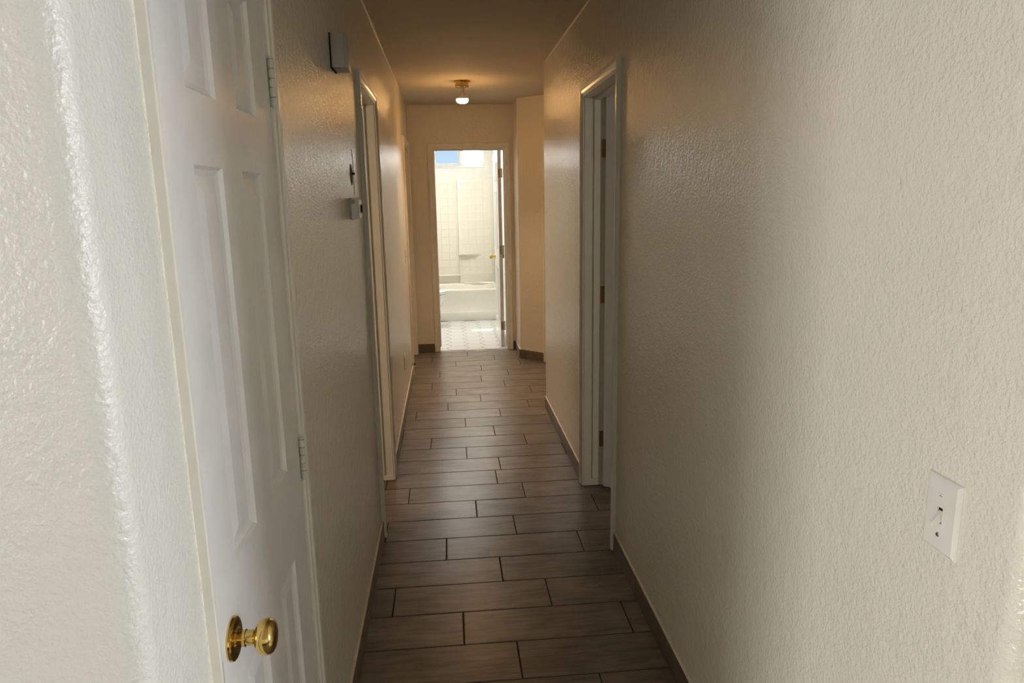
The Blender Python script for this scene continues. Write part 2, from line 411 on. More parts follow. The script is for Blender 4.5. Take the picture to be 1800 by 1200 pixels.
rb = bpy.data.objects['trim_6']; casing(PEB, *BD, DT, rb)
# closet: narrow frame, plain on the knob side, beaded on the hinge side
cf = struct(empty('trim_8'))
link('jamb', box_me(CL[0] - 0.012, CL[0] - 0.002, -0.10, 0.013, 0.004, 2.062, 0.0025, 2, mtx=lambda u, v, z: PL(u, v, z)), M['trim'], cf)
BEAD = [(0, -0.05), (0, 0.004), (0.006, 0.006), (0.012, 0.005), (0.015, 0.009), (0.027, 0.010), (0.031, 0.0135), (0.046, 0.0135), (0.050, 0.010), (0.050, 0), (0.012, 0), (0.012, -0.05)]
bm = bmesh.new(); e0 = [bm.verts.new(PL(CL[1] + 0.003 + u, v, 0.004)) for u, v in BEAD]; e1 = [bm.verts.new(PL(CL[1] + 0.003 + u, v, 2.062)) for u, v in BEAD]
for i in range(len(BEAD)): j = (i + 1) % len(BEAD); bm.faces.new((e0[i], e0[j], e1[j], e1[i]))
bm.faces.new(e0); bm.faces.new(e1[::-1]); link('jamb', mesh(bm), M['trim'], cf)
link('jamb', box_me(CL[0] - 0.002, CL[1] + 0.003, -0.10, 0.010, 2.045, 2.062, 0.002, 1, mtx=lambda u, v, z: PL(u, v, z)), M['trim'], cf)
link('strike_plate', box_me(CL[0] - 0.0022, CL[0] - 0.0005, -0.02, 0.0120, 0.865, 0.925, mtx=lambda u, v, z: PL(u, v, z)), M['hinge_metal'], cf)

# ---------------------------------------------------------------- doors (local: x from the hinge, y = thickness, z up)
TH = 0.035
def panel_cells(w, st=0.118, mull=0.11, h=2.03):
    pw = (w - 2 * st - mull) / 2
    xs = [(st, st + pw), (st + pw + mull, w - st)]
    zs = [(0.235, 0.810), (1.008, 1.613), (1.716, 1.920)]
    return xs, zs
def door_slab(w, h=2.03):
    xs, zs = panel_cells(w); bm = bmesh.new()
    gx = [0, xs[0][0], xs[0][1], xs[1][0], xs[1][1], w]; gz = [0, zs[0][0], zs[0][1], zs[1][0], zs[1][1], zs[2][0], zs[2][1], h]
    ins, dep = 0.013, 0.009
    for y, sg in ((0.0, 1), (TH, -1)):
        for i in range(5):
            for k in range(7):
                a, b, c, d = gx[i], gx[i + 1], gz[k], gz[k + 1]
                q = [bm.verts.new((a, y, c)), bm.verts.new((b, y, c)), bm.verts.new((b, y, d)), bm.verts.new((a, y, d))]
                if i in (1, 3) and k in (1, 3, 5):
                    m1 = [bm.verts.new((a + s * 0.004, y + sg * 0.0045, c + t * 0.004)) for s, t in ()]
                    mid = [bm.verts.new((xx, y + sg * 0.006, zz)) for xx, zz in ((a + 0.005, c + 0.005), (b - 0.005, c + 0.005), (b - 0.005, d - 0.005), (a + 0.005, d - 0.005))]
                    inn = [bm.verts.new((xx, y + sg * dep, zz)) for xx, zz in ((a + ins, c + ins), (b - ins, c + ins), (b - ins, d - ins), (a + ins, d - ins))]
                    for t in range(4):
                        u = (t + 1) % 4
                        bm.faces.new((q[t], q[u], mid[u], mid[t])); bm.faces.new((mid[t], mid[u], inn[u], inn[t]))
                else: bm.faces.new(q)
    for x in (0, w):
        bm.faces.new([bm.verts.new(p) for p in ((x, 0, 0), (x, TH, 0), (x, TH, h), (x, 0, h))])
    for z in (0, h):
        bm.faces.new([bm.verts.new(p) for p in ((0, 0, z), (w, 0, z), (w, TH, z), (0, TH, z))])
    bmesh.ops.remove_doubles(bm, verts=bm.verts, dist=1e-5)
    return mesh(bm, 'slab')
def door_panel(pw, ph):
    bm = bmesh.new(); dep = 0.009; ins = 0.013; b1, b2 = 0.016, 0.040
    def ring(i, y): return [bm.verts.new((x, y, z)) for x, z in ((i, i), (pw - i, i), (pw - i, ph - i), (i, ph - i))]
    rs = [ring(b2, 0.0025), ring(b1, dep), ring(ins - 0.002, dep), ring(ins - 0.002, TH - dep), ring(b1, TH - dep), ring(b2, TH - 0.0025)]
    for A, B in zip(rs, rs[1:]):
        for t in range(4): u = (t + 1) % 4; bm.faces.new((A[t], A[u], B[u], B[t]))
    bm.faces.new(rs[0]); bm.faces.new(rs[-1][::-1])
    return mesh(bm, 'panel')
def brass_knob(parent, x, z, y, sgn, scale=1.0):
    """rosette, neck and round knob on a door face; sgn = direction of the axis along local y"""
    mt = Matrix.Translation((x, y, z)) @ Matrix.Rotation(-sgn * PI / 2, 4, 'X') @ Matrix.Scale(scale, 4)
    k = link('door_knob', lathe_me([(0.0095, 0.004), (0.0130, 0.020), (0.0130, 0.0205), (0.0105, 0.021), (0.0105, 0.0235), (0.0118, 0.024), (0.0118, 0.033), (0.0135, 0.0355), (0.0195, 0.0375), (0.0245, 0.0415), (0.0268, 0.0470),
                                   (0.0272, 0.0525), (0.0262, 0.0580), (0.0235, 0.0620), (0.0190, 0.0645), (0.012, 0.0660), (0.006, 0.0665), (0, 0.0667)], 40, mt, 30), M['brass'], parent)
    link('rosette', lathe_me([(0.0330, 0), (0.0335, 0.0025), (0.0325, 0.0055), (0.0300, 0.0070), (0.0275, 0.0074), (0.018, 0.0080), (0.0150, 0.0100), (0.0095, 0.0105), (0, 0.0105)], 48, mt, 25), M['brass'], k)
    return k
def hinge(parent, P0, z, leaf, mat, hgt=0.089, r=0.0065):
    """barrel of five knuckles round a vertical axis at P0, with a leaf plate (x0, x1, y0, y1)"""
    x, y = P0
    lf = link('hinge', box_me(leaf[0], leaf[1], leaf[2], leaf[3], z - hgt / 2, z + hgt / 2, 0.0006, 1), mat, parent)
    n = 5; h = hgt / n
    for i in range(n):
        a = z - hgt / 2 + i * h + 0.0009; b = a + h - 0.0018
        link('knuckle', lathe_me([(r - 0.0006, a), (r, a + 0.0006), (r, b - 0.0006), (r - 0.0006, b)], 16, Matrix.Translation((x, y, 0))), mat, lf)
    link('pin', lathe_me([(0.003, z - hgt / 2 - 0.004), (0.0035, z + hgt / 2 + 0.001), (r, z + hgt / 2 + 0.0015), (r, z + hgt / 2 + 0.004), (0.003, z + hgt / 2 + 0.0055)], 14, Matrix.Translation((x, y, 0))), mat, lf)
    return lf
PANEL_CACHE = {}
def make_door(name, w, loc, rz, knobs=(1, -1), label=None):
    r = struct(empty(name, loc, rz), label)
    link('slab', door_slab(w), M['door'], r)
    xs, zs = panel_cells(w)
    for a, b in xs:
        for c, d in zs:
            key = (round(b - a, 4), round(d - c, 4))
            if key not in PANEL_CACHE: PANEL_CACHE[key] = door_panel(b - a, d - c)
            link('panel', PANEL_CACHE[key], M['door'], r, (a, 0, c))
    for s in knobs: brass_knob(r, w - 0.067, 0.905, TH if s > 0 else 0.0, s)
    return r
d1 = make_door('door_1', 0.606, (XL + 0.004 - TH, 1.539, 0.010), -PI / 2, knobs=(1,))
for z in (0.20, 1.000, 1.805): hinge(d1, (-0.0020, TH + 0.0070), z - 0.01, (0.0045, 0.017, TH - 0.001, TH + 0.0016), M['hinge_paint'], 0.092)
# door of the side room on the right, ajar
d2 = make_door('door_2', 0.668, (0.8015, 3.556, 0.012), math.radians(-38), knobs=(1, -1))
for z in (0.26, 1.05, 1.79):
    hh = link('hinge', box_me(-0.0015, 0.0, 0.003, 0.034, z - 0.045, z + 0.045), M['hinge_metal'], d2)
    link('knuckle', lathe_me([(0.006, z - 0.045), (0.006, z + 0.045)], 14, Matrix.Translation((-0.003, TH + 0.006, 0))), M['hinge_metal'], hh)
    hp = link('hinge', box_me(R1[1] - 0.0018, R1[1] + 0.001, -0.115, -0.084, z - 0.033, z + 0.057, mtx=lambda u, v, zz: PR(u, v, zz)), M['hinge_metal'], bpy.data.objects['trim_4'])
    for q in (-0.02, 0.0, 0.02):
        link('screw', lathe_me([(0.004, 0), (0.004, 0.0008), (0, 0.001)], 10, Matrix.Translation((XR + 0.1, R1[1] - 0.0018, z + 0.012 + q)) @ Matrix.Rotation(PI / 2, 4, 'X')), M['screw'], hp)
# bathroom door, wide open
d3 = make_door('door_3', 0.700, (0.571, 7.347, 0.012), PI / 2, knobs=(1, -1))
for z in (0.22, 1.02, 1.80): hinge(d3, (-0.0045, -0.007), z, (-0.0012, 0.0006, 0.003, 0.033), M['hinge_metal'], 0.089)
# closed door of the diagonal wall and of the far left opening
aD = math.atan2(dv.y, dv.x)
q = PD(D0 + 0.002, -0.045, 0); make_door('door_4', D1 - D0 - 0.004, (q.x - nv.x * 0 , q.y, 0.010), aD, knobs=(-1,))
bpy.data.objects['door_4'].location = (q.x + nb.x * 0.034, q.y + nb.y * 0.034, 0.010)
make_door('door_5', L3[1] - L3[0] - 0.004, (XL - 0.081 - TH, L3[1] - 0.002, 0.010), -PI / 2, knobs=(1,))

# ---------------------------------------------------------------- base tiles
def base_run(name, P, s0, s1, first=0.35, L=0.61):
    r = struct(empty(name)); t, h = 0.009, BASE_H
    cuts = [s0]; c = s0 + first
    while c < s1 - 0.03: cuts.append(c); c += L
    cuts.append(s1)
    ang = math.atan2(P.a.y, P.a.x)
    for a, b in zip(cuts, cuts[1:]):
        w = b - a - 0.002
        c0 = P((a + b) / 2, t / 2, h / 2 + 0.0005)
        o = link('tile', box_me(-w / 2, w / 2, -t / 2, t / 2, -h / 2, h / 2, 0.001, 1), M['base'], r, c0); o.rotation_euler = (0, 0, ang)
    bm = bmesh.new(); n = max(2, int((s1 - s0) / 0.06)); prev = None; rnd = random.Random(len(name) * 7 + n)
    for i in range(n + 1):
        s = s0 + (s1 - s0) * i / n; e = 0.004 + 0.002 * rnd.random()
        ring = [bm.verts.new(P(s, 0, h + 0.0005)), bm.verts.new(P(s, t - 0.001, h + 0.0005)), bm.verts.new(P(s, 0, h + e * 0.5 + 0.0015))]
        if prev:
            for k in range(3): bm.faces.new((prev[k], prev[(k + 1) % 3], ring[(k + 1) % 3], ring[k]))
        prev = ring
    link('caulk', mesh(bm), M['caulk'], r)
    return r
base_run('baseboard_left', PL, 1.594, L2[0] - 0.057, 0.42)
base_run('baseboard_left_far', PL, L2[1] + 0.057, L3[0] - 0.057, 0.55)
base_run('baseboard_left_entry', PL, Y0 + 0.035, 0.917, 0.4)
base_run('baseboard_right', PR, Y0 + 0.035, R1[0] - 0.057, 1.10 % 0.61)
base_run('baseboard_right_far', PR, R1[1] + 0.057, YC - 0.012, 0.14)
base_run('baseboard_end_left', PE, XL + 0.009, BD[0] - 0.057, 0.5)
base_run('baseboard_end_right', PE, BD[1] + 0.057, XS - 0.009, 0.5)
PS = Plane2((XS, 0), (0, 1), (-1, 0)); base_run('baseboard_short', PS, YS + 0.004, YE, 0.9)
base_run('baseboard_diagonal', PD, -0.002, D0 - 0.057, 0.9)
PEL = Plane2((0, Y0), (1, 0), (0, -1)); base_run('baseboard_entry_left', PEL, -2.4, XL - 0.034, 0.5); base_run('baseboard_entry_right', PEL, XR + 0.034, 2.4, 0.5)

# ---------------------------------------------------------------- ceiling lamp
def ceiling_lamp():
    x, y = 0.158, 5.82
    r = tag(empty('ceiling_lamp', (x, y, H)), 'bare lit bulb in a small brass ceiling fixture at the hall end', 'lamp')
    link('canopy', lathe_me([(0.062, 0), (0.064, -0.004), (0.060, -0.009), (0.050, -0.011), (0.049, -0.037), (0.054, -0.040), (0.053, -0.045), (0.030, -0.047), (0, -0.047)], 40), M['brass'], r)
    for k in range(3):
        a = 0.5 + k * 2 * PI / 3
        link('screw', lathe_me([(0.0045, 0), (0.0045, 0.012), (0.002, 0.014), (0, 0.014)], 12, Matrix.Translation((0.05 * math.cos(a), 0.05 * math.sin(a), -0.026)) @ Matrix.Rotation(a, 4, 'Z') @ Matrix.Rotation(PI / 2, 4, 'Y')), M['brass'], r)
    link('socket', lathe_me([(0.020, -0.045), (0.020, -0.075), (0.017, -0.078), (0, -0.078)], 28), M['bulb_glass'], r)
    b = link('bulb', lathe_me([(0.0165, -0.074), (0.017, -0.092), (0.022, -0.104), (0.034, -0.118), (0.044, -0.128), (0.0465, -0.134)], 36, None, 50), M['bulb_glass'], r)
    link('bulb_face', lathe_me([(0.0468, -0.134), (0.0464, -0.144), (0.0425, -0.154), (0.033, -0.161), (0.018, -0.165), (0, -0.1665)], 36, None, 60), M['bulb_on'], b)
    d = bpy.data.lights.new('bulb_flood', 'AREA'); d.shape = 'DISK'; d.size = 0.07; d.energy = 6.0; d.spread = math.radians(105); d.color = (1.0, 0.66, 0.36)
    o = bpy.data.objects.new('bulb_flood', d); COL.objects.link(o); o.parent = b; o.location = (0, 0, -0.168)
ceiling_lamp()

# ---------------------------------------------------------------- things on the walls
def light_switch(name, P, s, z, label, group=None, toggle_down=True):
    c = P(s, 0, z); r = tag(empty(name, c, math.atan2(P.a.y, P.a.x)), label, 'light switch')
    n = 1 if (Vector((-math.sin(r.rotation_euler[2]), math.cos(r.rotation_euler[2]), 0)).dot(P.n) > 0) else -1
    w, h = 0.070, 0.1145
    bm = bmesh.new()
    def rg(dx, dz, y): return [bm.verts.new((sx * (w / 2 - dx), n * y, sz * (h / 2 - dz))) for sx, sz in ((-1, -1), (1, -1), (1, 1), (-1, 1))]
    slot = lambda y: [bm.verts.new((sx * 0.0052, n * y, sz * 0.0120)) for sx, sz in ((-1, -1), (1, -1), (1, 1), (-1, 1))]
    rs = [rg(0, 0, 0), rg(0, 0, 0.0012), rg(0.0015, 0.0015, 0.0032), rg(0.006, 0.006, 0.0058), slot(0.0060), slot(0.0035)]
    for A, B in zip(rs, rs[1:]):
        for t in range(4): u = (t + 1) % 4; bm.faces.new((A[t], A[u], B[u], B[t]))
    bm.faces.new(rs[-1])
    link('plate', mesh(bm), M['plate'], r)
    link('slot', box_me(-0.0050, 0.0050, min(n * 0.0036, n * 0.0040), max(n * 0.0036, n * 0.0040), -0.0118, 0.0118), M['dark'], r)
    sg = -1 if toggle_down else 1
    bm = bmesh.new()
    pr = [(-0.0040, 0.0075, 0.0042, 0), (0.0040, 0.0075, 0.0042, 0)]
    base = [bm.verts.new((x, n * 0.0042, zz)) for x, zz in ((-0.0042, -0.0095), (0.0042, -0.0095), (0.0042, 0.0075), (-0.0042, 0.0075))]
    tip = [bm.verts.new((x, n * 0.0195, zz)) for x, zz in ((-0.0032, sg * 0.0125 - 0.0028), (0.0032, sg * 0.0125 - 0.0028), (0.0032, sg * 0.0125 + 0.0028), (-0.0032, sg * 0.0125 + 0.0028))]
    for t in range(4): u = (t + 1) % 4; bm.faces.new((base[t], base[u], tip[u], tip[t]))
    bm.faces.new(tip); bm.faces.new(base[::-1])
    bmesh.ops.recalc_face_normals(bm, faces=bm.faces); bmesh.ops.bevel(bm, geom=list(bm.edges), offset=0.0008, segments=2, affect='EDGES')
    link('toggle', mesh(bm, 'toggle', 40), M['plate'], r)
    for zz in (-0.030, 0.030):
        mt = Matrix.Translation((0, n * 0.0056, zz)) @ Matrix.Rotation(-n * PI / 2, 4, 'X')
        sc = link('screw', lathe_me([(0.0033, 0), (0.0033, 0.0009), (0.0025, 0.0015), (0, 0.0016)], 16, mt), M['screw'] if zz < 0 else M['plate'], r)
        link('screw_slot', box_me(-0.0026, 0.0026, min(n * 0.0070, n * 0.0074), max(n * 0.0070, n * 0.0074), zz - 0.0004, zz + 0.0004), M['dark'], sc)
    return r
light_switch('light_switch', PR, 0.888, 1.107, 'white toggle light switch plate on the right wall close to the camera')
light_switch('light_switch', PL, 5.95, 1.105, 'small light switch far down the left hall wall beside the far left doorway')

def outlet(P, s, z):
    c = P(s, 0, z); r = tag(empty('wall_outlet', c, math.atan2(P.a.y, P.a.x)), 'ivory electrical outlet low on the far left hall wall', 'outlet')
    n = -1   # local -y is out of the left wall
    link('plate', box_me(-0.035, 0.035, -0.0055, 0.0, -0.057, 0.057, 0.0022, 2), M['ivory'], r)
    for zz in (-0.020, 0.020):
        so = link('socket', box_me(-0.017, 0.017, -0.0075, -0.0053, zz - 0.0135, zz + 0.0135, 0.001, 1), M['ivory'], r)
        for xx in (-0.006, 0.006): link('slot', box_me(xx - 0.001, xx + 0.001, -0.0078, -0.0070, zz - 0.004, zz + 0.005), M['dark'], so)
    link('screw', lathe_me([(0.003, 0), (0.003, 0.001), (0, 0.0014)], 12, Matrix.Translation((0, -0.0055, 0)) @ Matrix.Rotation(PI / 2, 4, 'X')), M['screw'], r)
outlet(PL, 5.22, 0.37)

def door_chime():
    y0, y1, z0, z1, d = 2.437, 2.545, 1.990, 2.093, 0.053
    r = tag(empty('door_chime', (XL, (y0 + y1) / 2, z0)), 'boxy white door chime high on the left wall next to a doorway', 'door chime')
    w = (y1 - y0) / 2; h = z1 - z0
    link('back_plate', box_me(0, 0.004, -w - 0.002, w + 0.002, -0.002, h + 0.002), M['dark'], r)
    link('cover', box_me(0.004, d - 0.008, -w, w, 0, h, 0.0025, 2), M['grey_plastic'], r)
    link('front_lip', box_me(d - 0.0085, d, -w - 0.0015, w + 0.0015, -0.001, h + 0.001, 0.002, 2), M['grey_plastic'], r)
    for k in range(4): link('grille_slat', box_me(0.010 + k * 0.009, 0.014 + k * 0.009, -w + 0.01, w - 0.01, -0.0012, 0.0015), M['grey_plastic'], r)
door_chime()

def thermostat():
    r = tag(empty('thermostat', (XL, 2.725, 1.5385)), 'small white box thermostat with a dark round dial on the left wall', 'thermostat')
    w, h = 0.058, 0.040
    link('base', box_me(0, 0.006, -w + 0.004, w - 0.004, -h + 0.002, h - 0.002, 0.0015, 2), M['grey_plastic'], r)
    bm = bmesh.new()
    prof = [(0.0065, 1.0), (0.018, 1.0), (0.029, 0.95), (0.034, 0.86)]
    rings = [[bm.verts.new((x, sy * w * k, sz * h * k2)) for sy, sz in ((-1, -1), (1, -1), (1, 1), (-1, 1))] for x, k in prof for k2 in (1 - (1 - k) * 1.4,)]
    for A, B in zip(rings, rings[1:]):
        for t in range(4): u = (t + 1) % 4; bm.faces.new((A[t], A[u], B[u], B[t]))
    bm.faces.new(rings[0][::-1]); bm.faces.new(rings[-1])
    bmesh.ops.recalc_face_normals(bm, faces=bm.faces); bmesh.ops.bevel(bm, geom=list(bm.edges), offset=0.003, segments=2, affect='EDGES')
    c = link('cover', mesh(bm, 'cover', 40), M['plate'], r)
    for k in range(4): link('vent_slot', box_me(0.009 + k * 0.0035, 0.0105 + k * 0.0035, -w - 0.0004, -w + 0.002, 0.018, 0.034), M['dark'], c)
    link('seam', box_me(0.0058, 0.0068, -w + 0.003, w - 0.003, -h + 0.001, h - 0.001), M['dark'], r)
    link('dial', lathe_me([(0.0155, 0), (0.0155, 0.005), (0.013, 0.007), (0, 0.007)], 28, Matrix.Translation((0.0335, 0.018, -0.001)) @ Matrix.Rotation(PI / 2, 4, 'Y')), M['black'], r)
thermostat()

# unpainted oval and old wire hole left above the thermostat, part of the wall
wl_ = bpy.data.objects['wall_left']
bm = bmesh.new(); pts = []
for k in range(24):
    a = 2 * PI * k / 24; pts.append((2.785 + 0.040 * math.cos(a) , 1.664 + 0.040 * math.sin(a)))
lo = [bm.verts.new((XL - 0.001, y, z)) for y, z in pts]; hi = [bm.verts.new((XL + 0.0006, y, z)) for y, z in pts]
for i in range(24): j = (i + 1) % 24; bm.faces.new((lo[i], lo[j], hi[j], hi[i]))
bm.faces.new(hi)
bp_ = link('bare_patch', mesh(bm), M['bare'], wl_)
link('wire_stub', lathe_me([(0.004, 0), (0.004, 0.012), (0.002, 0.014)], 10, Matrix.Translation((XL + 0.0005, 2.785, 1.668)) @ Matrix.Rotation(PI / 2, 4, 'Y')), M['dark'], bp_)
bm = bmesh.new(); prev = None
for k in range(8):
    t = k / 7; y = 2.835 + 0.012 * math.sin(t * 5) + 0.02 * t; z = 1.76 - 0.17 * t
    ring = [bm.verts.new((XL, y - 0.002, z)), bm.verts.new((XL + 0.0012, y, z)), bm.verts.new((XL, y + 0.002, z))]
    if prev:
        for q_ in range(3): bm.faces.new((prev[q_], prev[(q_ + 1) % 3], ring[(q_ + 1) % 3], ring[q_]))
    prev = ring
link('paint_ridge', mesh(bm), M['bare'], wl_)

ds = tag(empty('door_stop_bumper', (XL + 0.001, 6.21, 0.115)), 'tiny dark rubber bumper at the far end of the left baseboard', 'door stop')
link('stem', lathe_me([(0.008, 0), (0.008, 0.003), (0.004, 0.004), (0.004, 0.018), (0, 0.018)], 14, Matrix.Rotation(PI / 2, 4, 'Y')), M['screw'], ds)
link('rubber_tip', lathe_me([(0.008, 0.016), (0.009, 0.018), (0.009, 0.026), (0.006, 0.029), (0, 0.029)], 16, Matrix.Rotation(PI / 2, 4, 'Y')), M['black'], ds)

# little white hook over the top of the ajar door
hk = empty('over_door_hook', (0, 0, 0)); tag(hk, 'small white hook bracket over the top of the ajar right door', 'hook')
dm = Matrix.Translation((0.8015, 3.556, 0.012)) @ Matrix.Rotation(math.radians(-38), 4, 'Z')
hk.matrix_world = dm @ Matrix.Translation((0.10, 0, 2.031))
link('strap', box_me(-0.018, 0.018, -0.002, TH + 0.002, 0.0, 0.014, 0.001, 1), M['vinyl'], hk)
link('arm', box_me(-0.014, 0.014, TH + 0.0015, TH + 0.0045, -0.16, 0.012, 0.001, 1), M['vinyl'], hk)

# ---------------------------------------------------------------- bathroom floor: elongated hexagon tiles
fb = struct(link('floor_bath', box_me(XBL - 0.1, XBR + 0.1, 7.285, YBB + 0.1, -0.03, -0.002), M['hex_grout']))
PCX, PCY, TIP = 0.184, 0.207, 0.060
def hex_tile():
    bm = bmesh.new(); g = 0.006; hw = PCX / 2
    pts = [(-hw - TIP / 2 + g, 0), (-hw + TIP / 2 + g * 0.6, -PCY / 2 + g / 2), (hw - TIP / 2 - g * 0.6, -PCY / 2 + g / 2), (hw + TIP / 2 - g, 0), (hw - TIP / 2 - g * 0.6, PCY / 2 - g / 2), (-hw + TIP / 2 + g * 0.6, PCY / 2 - g / 2)]
    lo = [bm.verts.new((x, y, -0.008)) for x, y in pts]; mi = [bm.verts.new((x, y, -0.001)) for x, y in pts]
    hi = [bm.verts.new((x * 0.992, y * 0.982, 0.0)) for x, y in pts]
    for i in range(6):
        j = (i + 1) % 6
        bm.faces.new((lo[i], lo[j], mi[j], mi[i])); bm.faces.new((mi[i], mi[j], hi[j], hi[i]))
    bm.faces.new(hi)
    return mesh(bm, 'hex')
hexm = hex_tile(); ci = 0; x = -0.848
while x < XBR + 0.1:
    y = 7.285 + (PCY / 2 if ci % 2 else 0)
    while y < 9.12:
        link('tile', hexm, M['hex'], fb, (x, y, -0.0012)); y += PCY
    x += PCX; ci += 1

# ---------------------------------------------------------------- bathtub with moulded surround
def bathtub():
    x0, x1, y0, y1, zr = XBL + 0.004, XBR - 0.004, 9.06, YBB - 0.003, 0.415
    r = tag(empty('bathtub', ((x0 + x1) / 2, (y0 + y1) / 2, 0.0)), 'almond tub and shower unit filling the back of the bathroom', 'bathtub')
    ox, oy = (x0 + x1) / 2, (y0 + y1) / 2
    # tub shell: outer sides, apron with a moulded foot, rounded rim and sloping basin
    bm = bmesh.new()
    def rect(ax0, ax1, ay0, ay1, z, rad, n=6):
        pts = []
        for cx, cy, a0 in ((ax1 - rad, ay1 - rad, 0), (ax0 + rad, ay1 - rad, PI / 2), (ax0 + rad, ay0 + rad, PI), (ax1 - rad, ay0 + rad, 1.5 * PI)):
            for k in range(n + 1):
                a = a0 + (PI / 2) * k / n; pts.append(bm.verts.new((cx + rad * math.cos(a) - ox, cy + rad * math.sin(a) - oy, z)))
        return pts
    e = 0.012
    rings = [rect(x0, x1, y0 + 0.004, y1, 0.0, e), rect(x0, x1, y0, y1, 0.010, e), rect(x0, x1, y0 - 0.002, y1, 0.105, e), rect(x0, x1, y0 + 0.003, y1, 0.118, e), rect(x0, x1, y0 + 0.014, y1, 0.132, e), rect(x0, x1, y0 + 0.012, y1, 0.30, e),
             rect(x0, x1, y0 + 0.004, y1, zr - 0.030, e), rect(x0, x1, y0 + 0.002, y1, zr - 0.012, e), rect(x0, x1, y0 + 0.010, y1, zr - 0.002, e), rect(x0 + 0.01, x1 - 0.01, y0 + 0.024, y1 - 0.01, zr, e),
             rect(x0 + 0.075, x1 - 0.085, y0 + 0.085, y1 - 0.085, zr - 0.002, 0.13), rect(x0 + 0.085, x1 - 0.10, y0 + 0.10, y1 - 0.10, zr - 0.02, 0.13), rect(x0 + 0.12, x1 - 0.22, y0 + 0.14, y1 - 0.14, 0.12, 0.12), rect(x0 + 0.16, x1 - 0.30, y0 + 0.18, y1 - 0.18, 0.075, 0.10)]
    for A, B in zip(rings, rings[1:]):
        n = len(A)
        for t in range(n): u = (t + 1) % n; bm.faces.new((A[t], A[u], B[u], B[t]))
    bm.faces.new(rings[-1])
    link('tub', mesh(bm, 'tub', 50), M['tub'], r)
    # back panel: recessed left field, proud right field, both topped by a flange
    zt = 1.815; xs = 0.158; yl, yr_ = y1 - 0.030, y1 - 0.075
    L = lambda *a, **k: link(*a, **k)
    link('back_panel', box_me(x0 - ox, xs - ox, yl - oy, y1 - oy, zr, zt - 0.018, 0.004, 2), M['tub'], r)
    link('back_panel', box_me(xs - ox, x1 - ox, yr_ - oy, y1 - oy, zr, zt, 0.006, 2), M['tub'], r)
    link('end_panel', box_me(x0 - ox, x0 + 0.02 - ox, y0 + 0.02 - oy, yl - oy - 0.001, zr, zt - 0.01, 0.004, 2), M['tub'], r)
    link('end_panel', box_me(x1 - 0.022 - ox, x1 - ox, y0 + 0.02 - oy, yr_ - oy - 0.001, zr, zt, 0.004, 2), M['tub'], r)
    # moulded square tiles of the back wall and the right end
    P = 0.1045
    small = box_me(-P / 2 + 0.0018, P / 2 - 0.0018, -0.0012, 0.0012, -P / 2 + 0.0018, P / 2 - 0.0018, 0.0009, 1)
    def grid(xa, xb, yy, za, zb):
        nx = int((xb - xa) / P); nz = int((zb - za) / P); xo = xa + ((xb - xa) - nx * P) / 2
        for i in range(nx):
            for k in range(nz):
                link('tile', small, M['tub'], r, (xo + (i + 0.5) * P - ox, yy - 0.001 - oy, zb - (k + 0.5) * P))
    grid(x0 + 0.03, xs - 0.005, yl, 0.55, zt - 0.035); grid(xs + 0.012, x1 - 0.03, yr_, 0.46, zt - 0.03)
    # soap shelves
    def shelf(xa, xb, yb, z, dl, dr, hh=0.05):
        bm = bmesh.new(); n = 14; T = []; B = []
        for i in range(n + 1):
            t = i / n; xx = xa + (xb - xa) * t; d = dl + (dr - dl) * t * t
            T.append((bm.verts.new((xx - ox, yb - oy, z)), bm.verts.new((xx - ox, yb - d * 0.9 - oy, z)), bm.verts.new((xx - ox, yb - d - oy, z - 0.010)), bm.verts.new((xx - ox, yb - d * 0.85 - oy, z - 0.024)), bm.verts.new((xx - ox, yb - oy, z - hh))))
        for A, B in zip(T, T[1:]):
            for t in range(5): u = (t + 1) % 5; bm.faces.new((A[t], A[u], B[u], B[t]))
        bm.faces.new(T[0]); bm.faces.new(T[-1][::-1])
        link('soap_shelf', mesh(bm, 'shelf', 40), M['tub'], r)
    shelf(xs - 0.006, 0.46, yr_ + 0.002, 0.825, 0.075, 0.006)
    shelf(x0 + 0.02, xs + 0.01, yl + 0.002, 0.535, 0.11, 0.07, 0.11)
    # thickened back ledge on the right, drawn out into a curve
    shelf(0.22, x1 - 0.03, yr_ + 0.002, 0.425, 0.03, 0.09, 0.012)
bathtub()

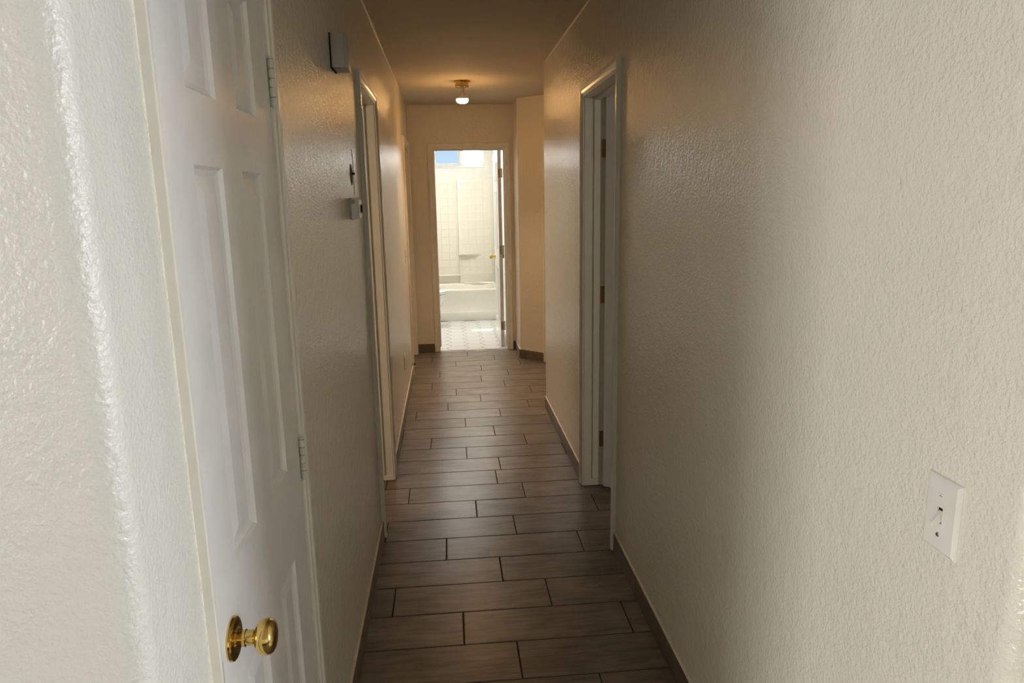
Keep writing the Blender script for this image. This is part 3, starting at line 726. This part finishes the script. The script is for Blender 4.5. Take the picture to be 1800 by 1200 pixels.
# ---------------------------------------------------------------- toilet (faces +x)
def toilet():
    yc = 8.68; xf = -0.042; x_back = XBL + 0.012
    r = tag(empty('toilet', (xf - 0.40, yc, 0)), 'white toilet, only its rounded front showing past the bathroom door frame', 'toilet')
    X = xf - (xf - 0.40)   # front tip in local x
    def egg(bm, cx, a_front, a_back, b, z, n=36):
        vs = []
        for i in range(n):
            t = 2 * PI * i / n; c = math.cos(t); s = math.sin(t)
            vs.append(bm.verts.new((cx + (a_front if c > 0 else a_back) * c, b * s, z)))
        return vs
    def loft(name, rings_def, mat, cap=True, sm=50):
        bm = bmesh.new(); R = [egg(bm, *d) for d in rings_def]
        for A, B in zip(R, R[1:]):
            n = len(A)
            for t in range(n): u = (t + 1) % n; bm.faces.new((A[t], A[u], B[u], B[t]))
        if cap: bm.faces.new(R[0][::-1]); bm.faces.new(R[-1])
        return link(name, mesh(bm, name, sm), mat, r)
    cx = X - 0.27
    loft('bowl', [(cx - 0.06, 0.19, 0.20, 0.115, 0.0), (cx - 0.06, 0.185, 0.20, 0.110, 0.03), (cx - 0.06, 0.165, 0.19, 0.095, 0.12), (cx - 0.04, 0.185, 0.19, 0.11, 0.20), (cx - 0.015, 0.235, 0.20, 0.150, 0.29), (cx, 0.262, 0.205, 0.178, 0.365), (cx, 0.268, 0.205, 0.184, 0.395), (cx, 0.266, 0.205, 0.182, 0.412), (cx, 0.21, 0.15, 0.13, 0.412), (cx, 0.19, 0.14, 0.115, 0.36), (cx - 0.02, 0.10, 0.10, 0.07, 0.24)], M['porcelain'])
    loft('seat', [(cx, 0.264, 0.20, 0.180, 0.4165), (cx, 0.270, 0.205, 0.186, 0.421), (cx, 0.270, 0.205, 0.186, 0.430), (cx, 0.262, 0.20, 0.180, 0.434)], M['porcelain'])
    loft('lid', [(cx, 0.262, 0.20, 0.180, 0.4385), (cx, 0.268, 0.204, 0.185, 0.443), (cx, 0.268, 0.204, 0.185, 0.452), (cx, 0.255, 0.195, 0.172, 0.460), (cx, 0.15, 0.12, 0.10, 0.464)], M['porcelain'])
    xb = x_back - (xf - 0.40)
    link('tank', box_me(xb, xb + 0.19, -0.22, 0.22, 0.38, 0.74, 0.02, 3), M['porcelain'], r)
    tl = link('tank_lid', box_me(xb - 0.004, xb + 0.20, -0.23, 0.23, 0.742, 0.775, 0.01, 3), M['porcelain'], r)
    link('flush_lever', box_me(xb + 0.19, xb + 0.205, -0.19, -0.11, 0.66, 0.675, 0.003, 2), M['screw'], r)
toilet()

# ---------------------------------------------------------------- bathroom window (sliding, left sash clear, right sash whitened for glare)
def window():
    xa, xb, za, zb = BW; w = struct(empty('window_1'), 'high sliding bathroom window, blue sky in its left pane')
    ya = YBB + 0.030; yb = ya + 0.055; xm = 0.222; f = 0.030
    for q in ((xa, xb, za, za + f), (xa, xb, zb - f, zb)): link('frame', box_me(q[0], q[1], ya, yb, q[2], q[3], 0.003, 1), M['vinyl'], w)
    for q in ((xa, xa + f), (xb - f, xb)): link('frame', box_me(q[0], q[1], ya, yb, za + f, zb - f, 0.003, 1), M['vinyl'], w)
    link('mullion', box_me(xm - 0.018, xm + 0.018, ya - 0.004, yb, za + f, zb - f, 0.003, 1), M['vinyl'], w)
    for (p, q, mm, yy) in ((xa + f, xm - 0.018, M['glass'], ya + 0.038), (xm + 0.018, xb - f, M['glare_pane'], ya + 0.016)):
        s = link('sash', mesh_frame(p, q, yy, za + f, zb - f, 0.022), M['vinyl'], w)
        link('pane', box_me(p + 0.02, q - 0.02, yy + 0.006, yy + 0.010, za + f + 0.02, zb - f - 0.02), mm, s)
    link('latch', box_me(xb - f - 0.040, xb - f - 0.028, ya - 0.002, ya + 0.012, za + 0.10, za + 0.135, 0.002, 1), M['screw'], w)
    link('sill', box_me(xa - 0.01, xb + 0.01, YBB - 0.012, ya, za - 0.014, za, 0.003, 2), M['vinyl'], w)
def mesh_frame(x0, x1, y, z0, z1, t):
    bm = bmesh.new()
    add_box(bm, x0, x1, y, y + 0.016, z0, z0 + t); add_box(bm, x0, x1, y, y + 0.016, z1 - t, z1)
    add_box(bm, x0, x0 + t, y, y + 0.016, z0 + t, z1 - t); add_box(bm, x1 - t, x1, y, y + 0.016, z0 + t, z1 - t)
    return mesh(bm)
window()
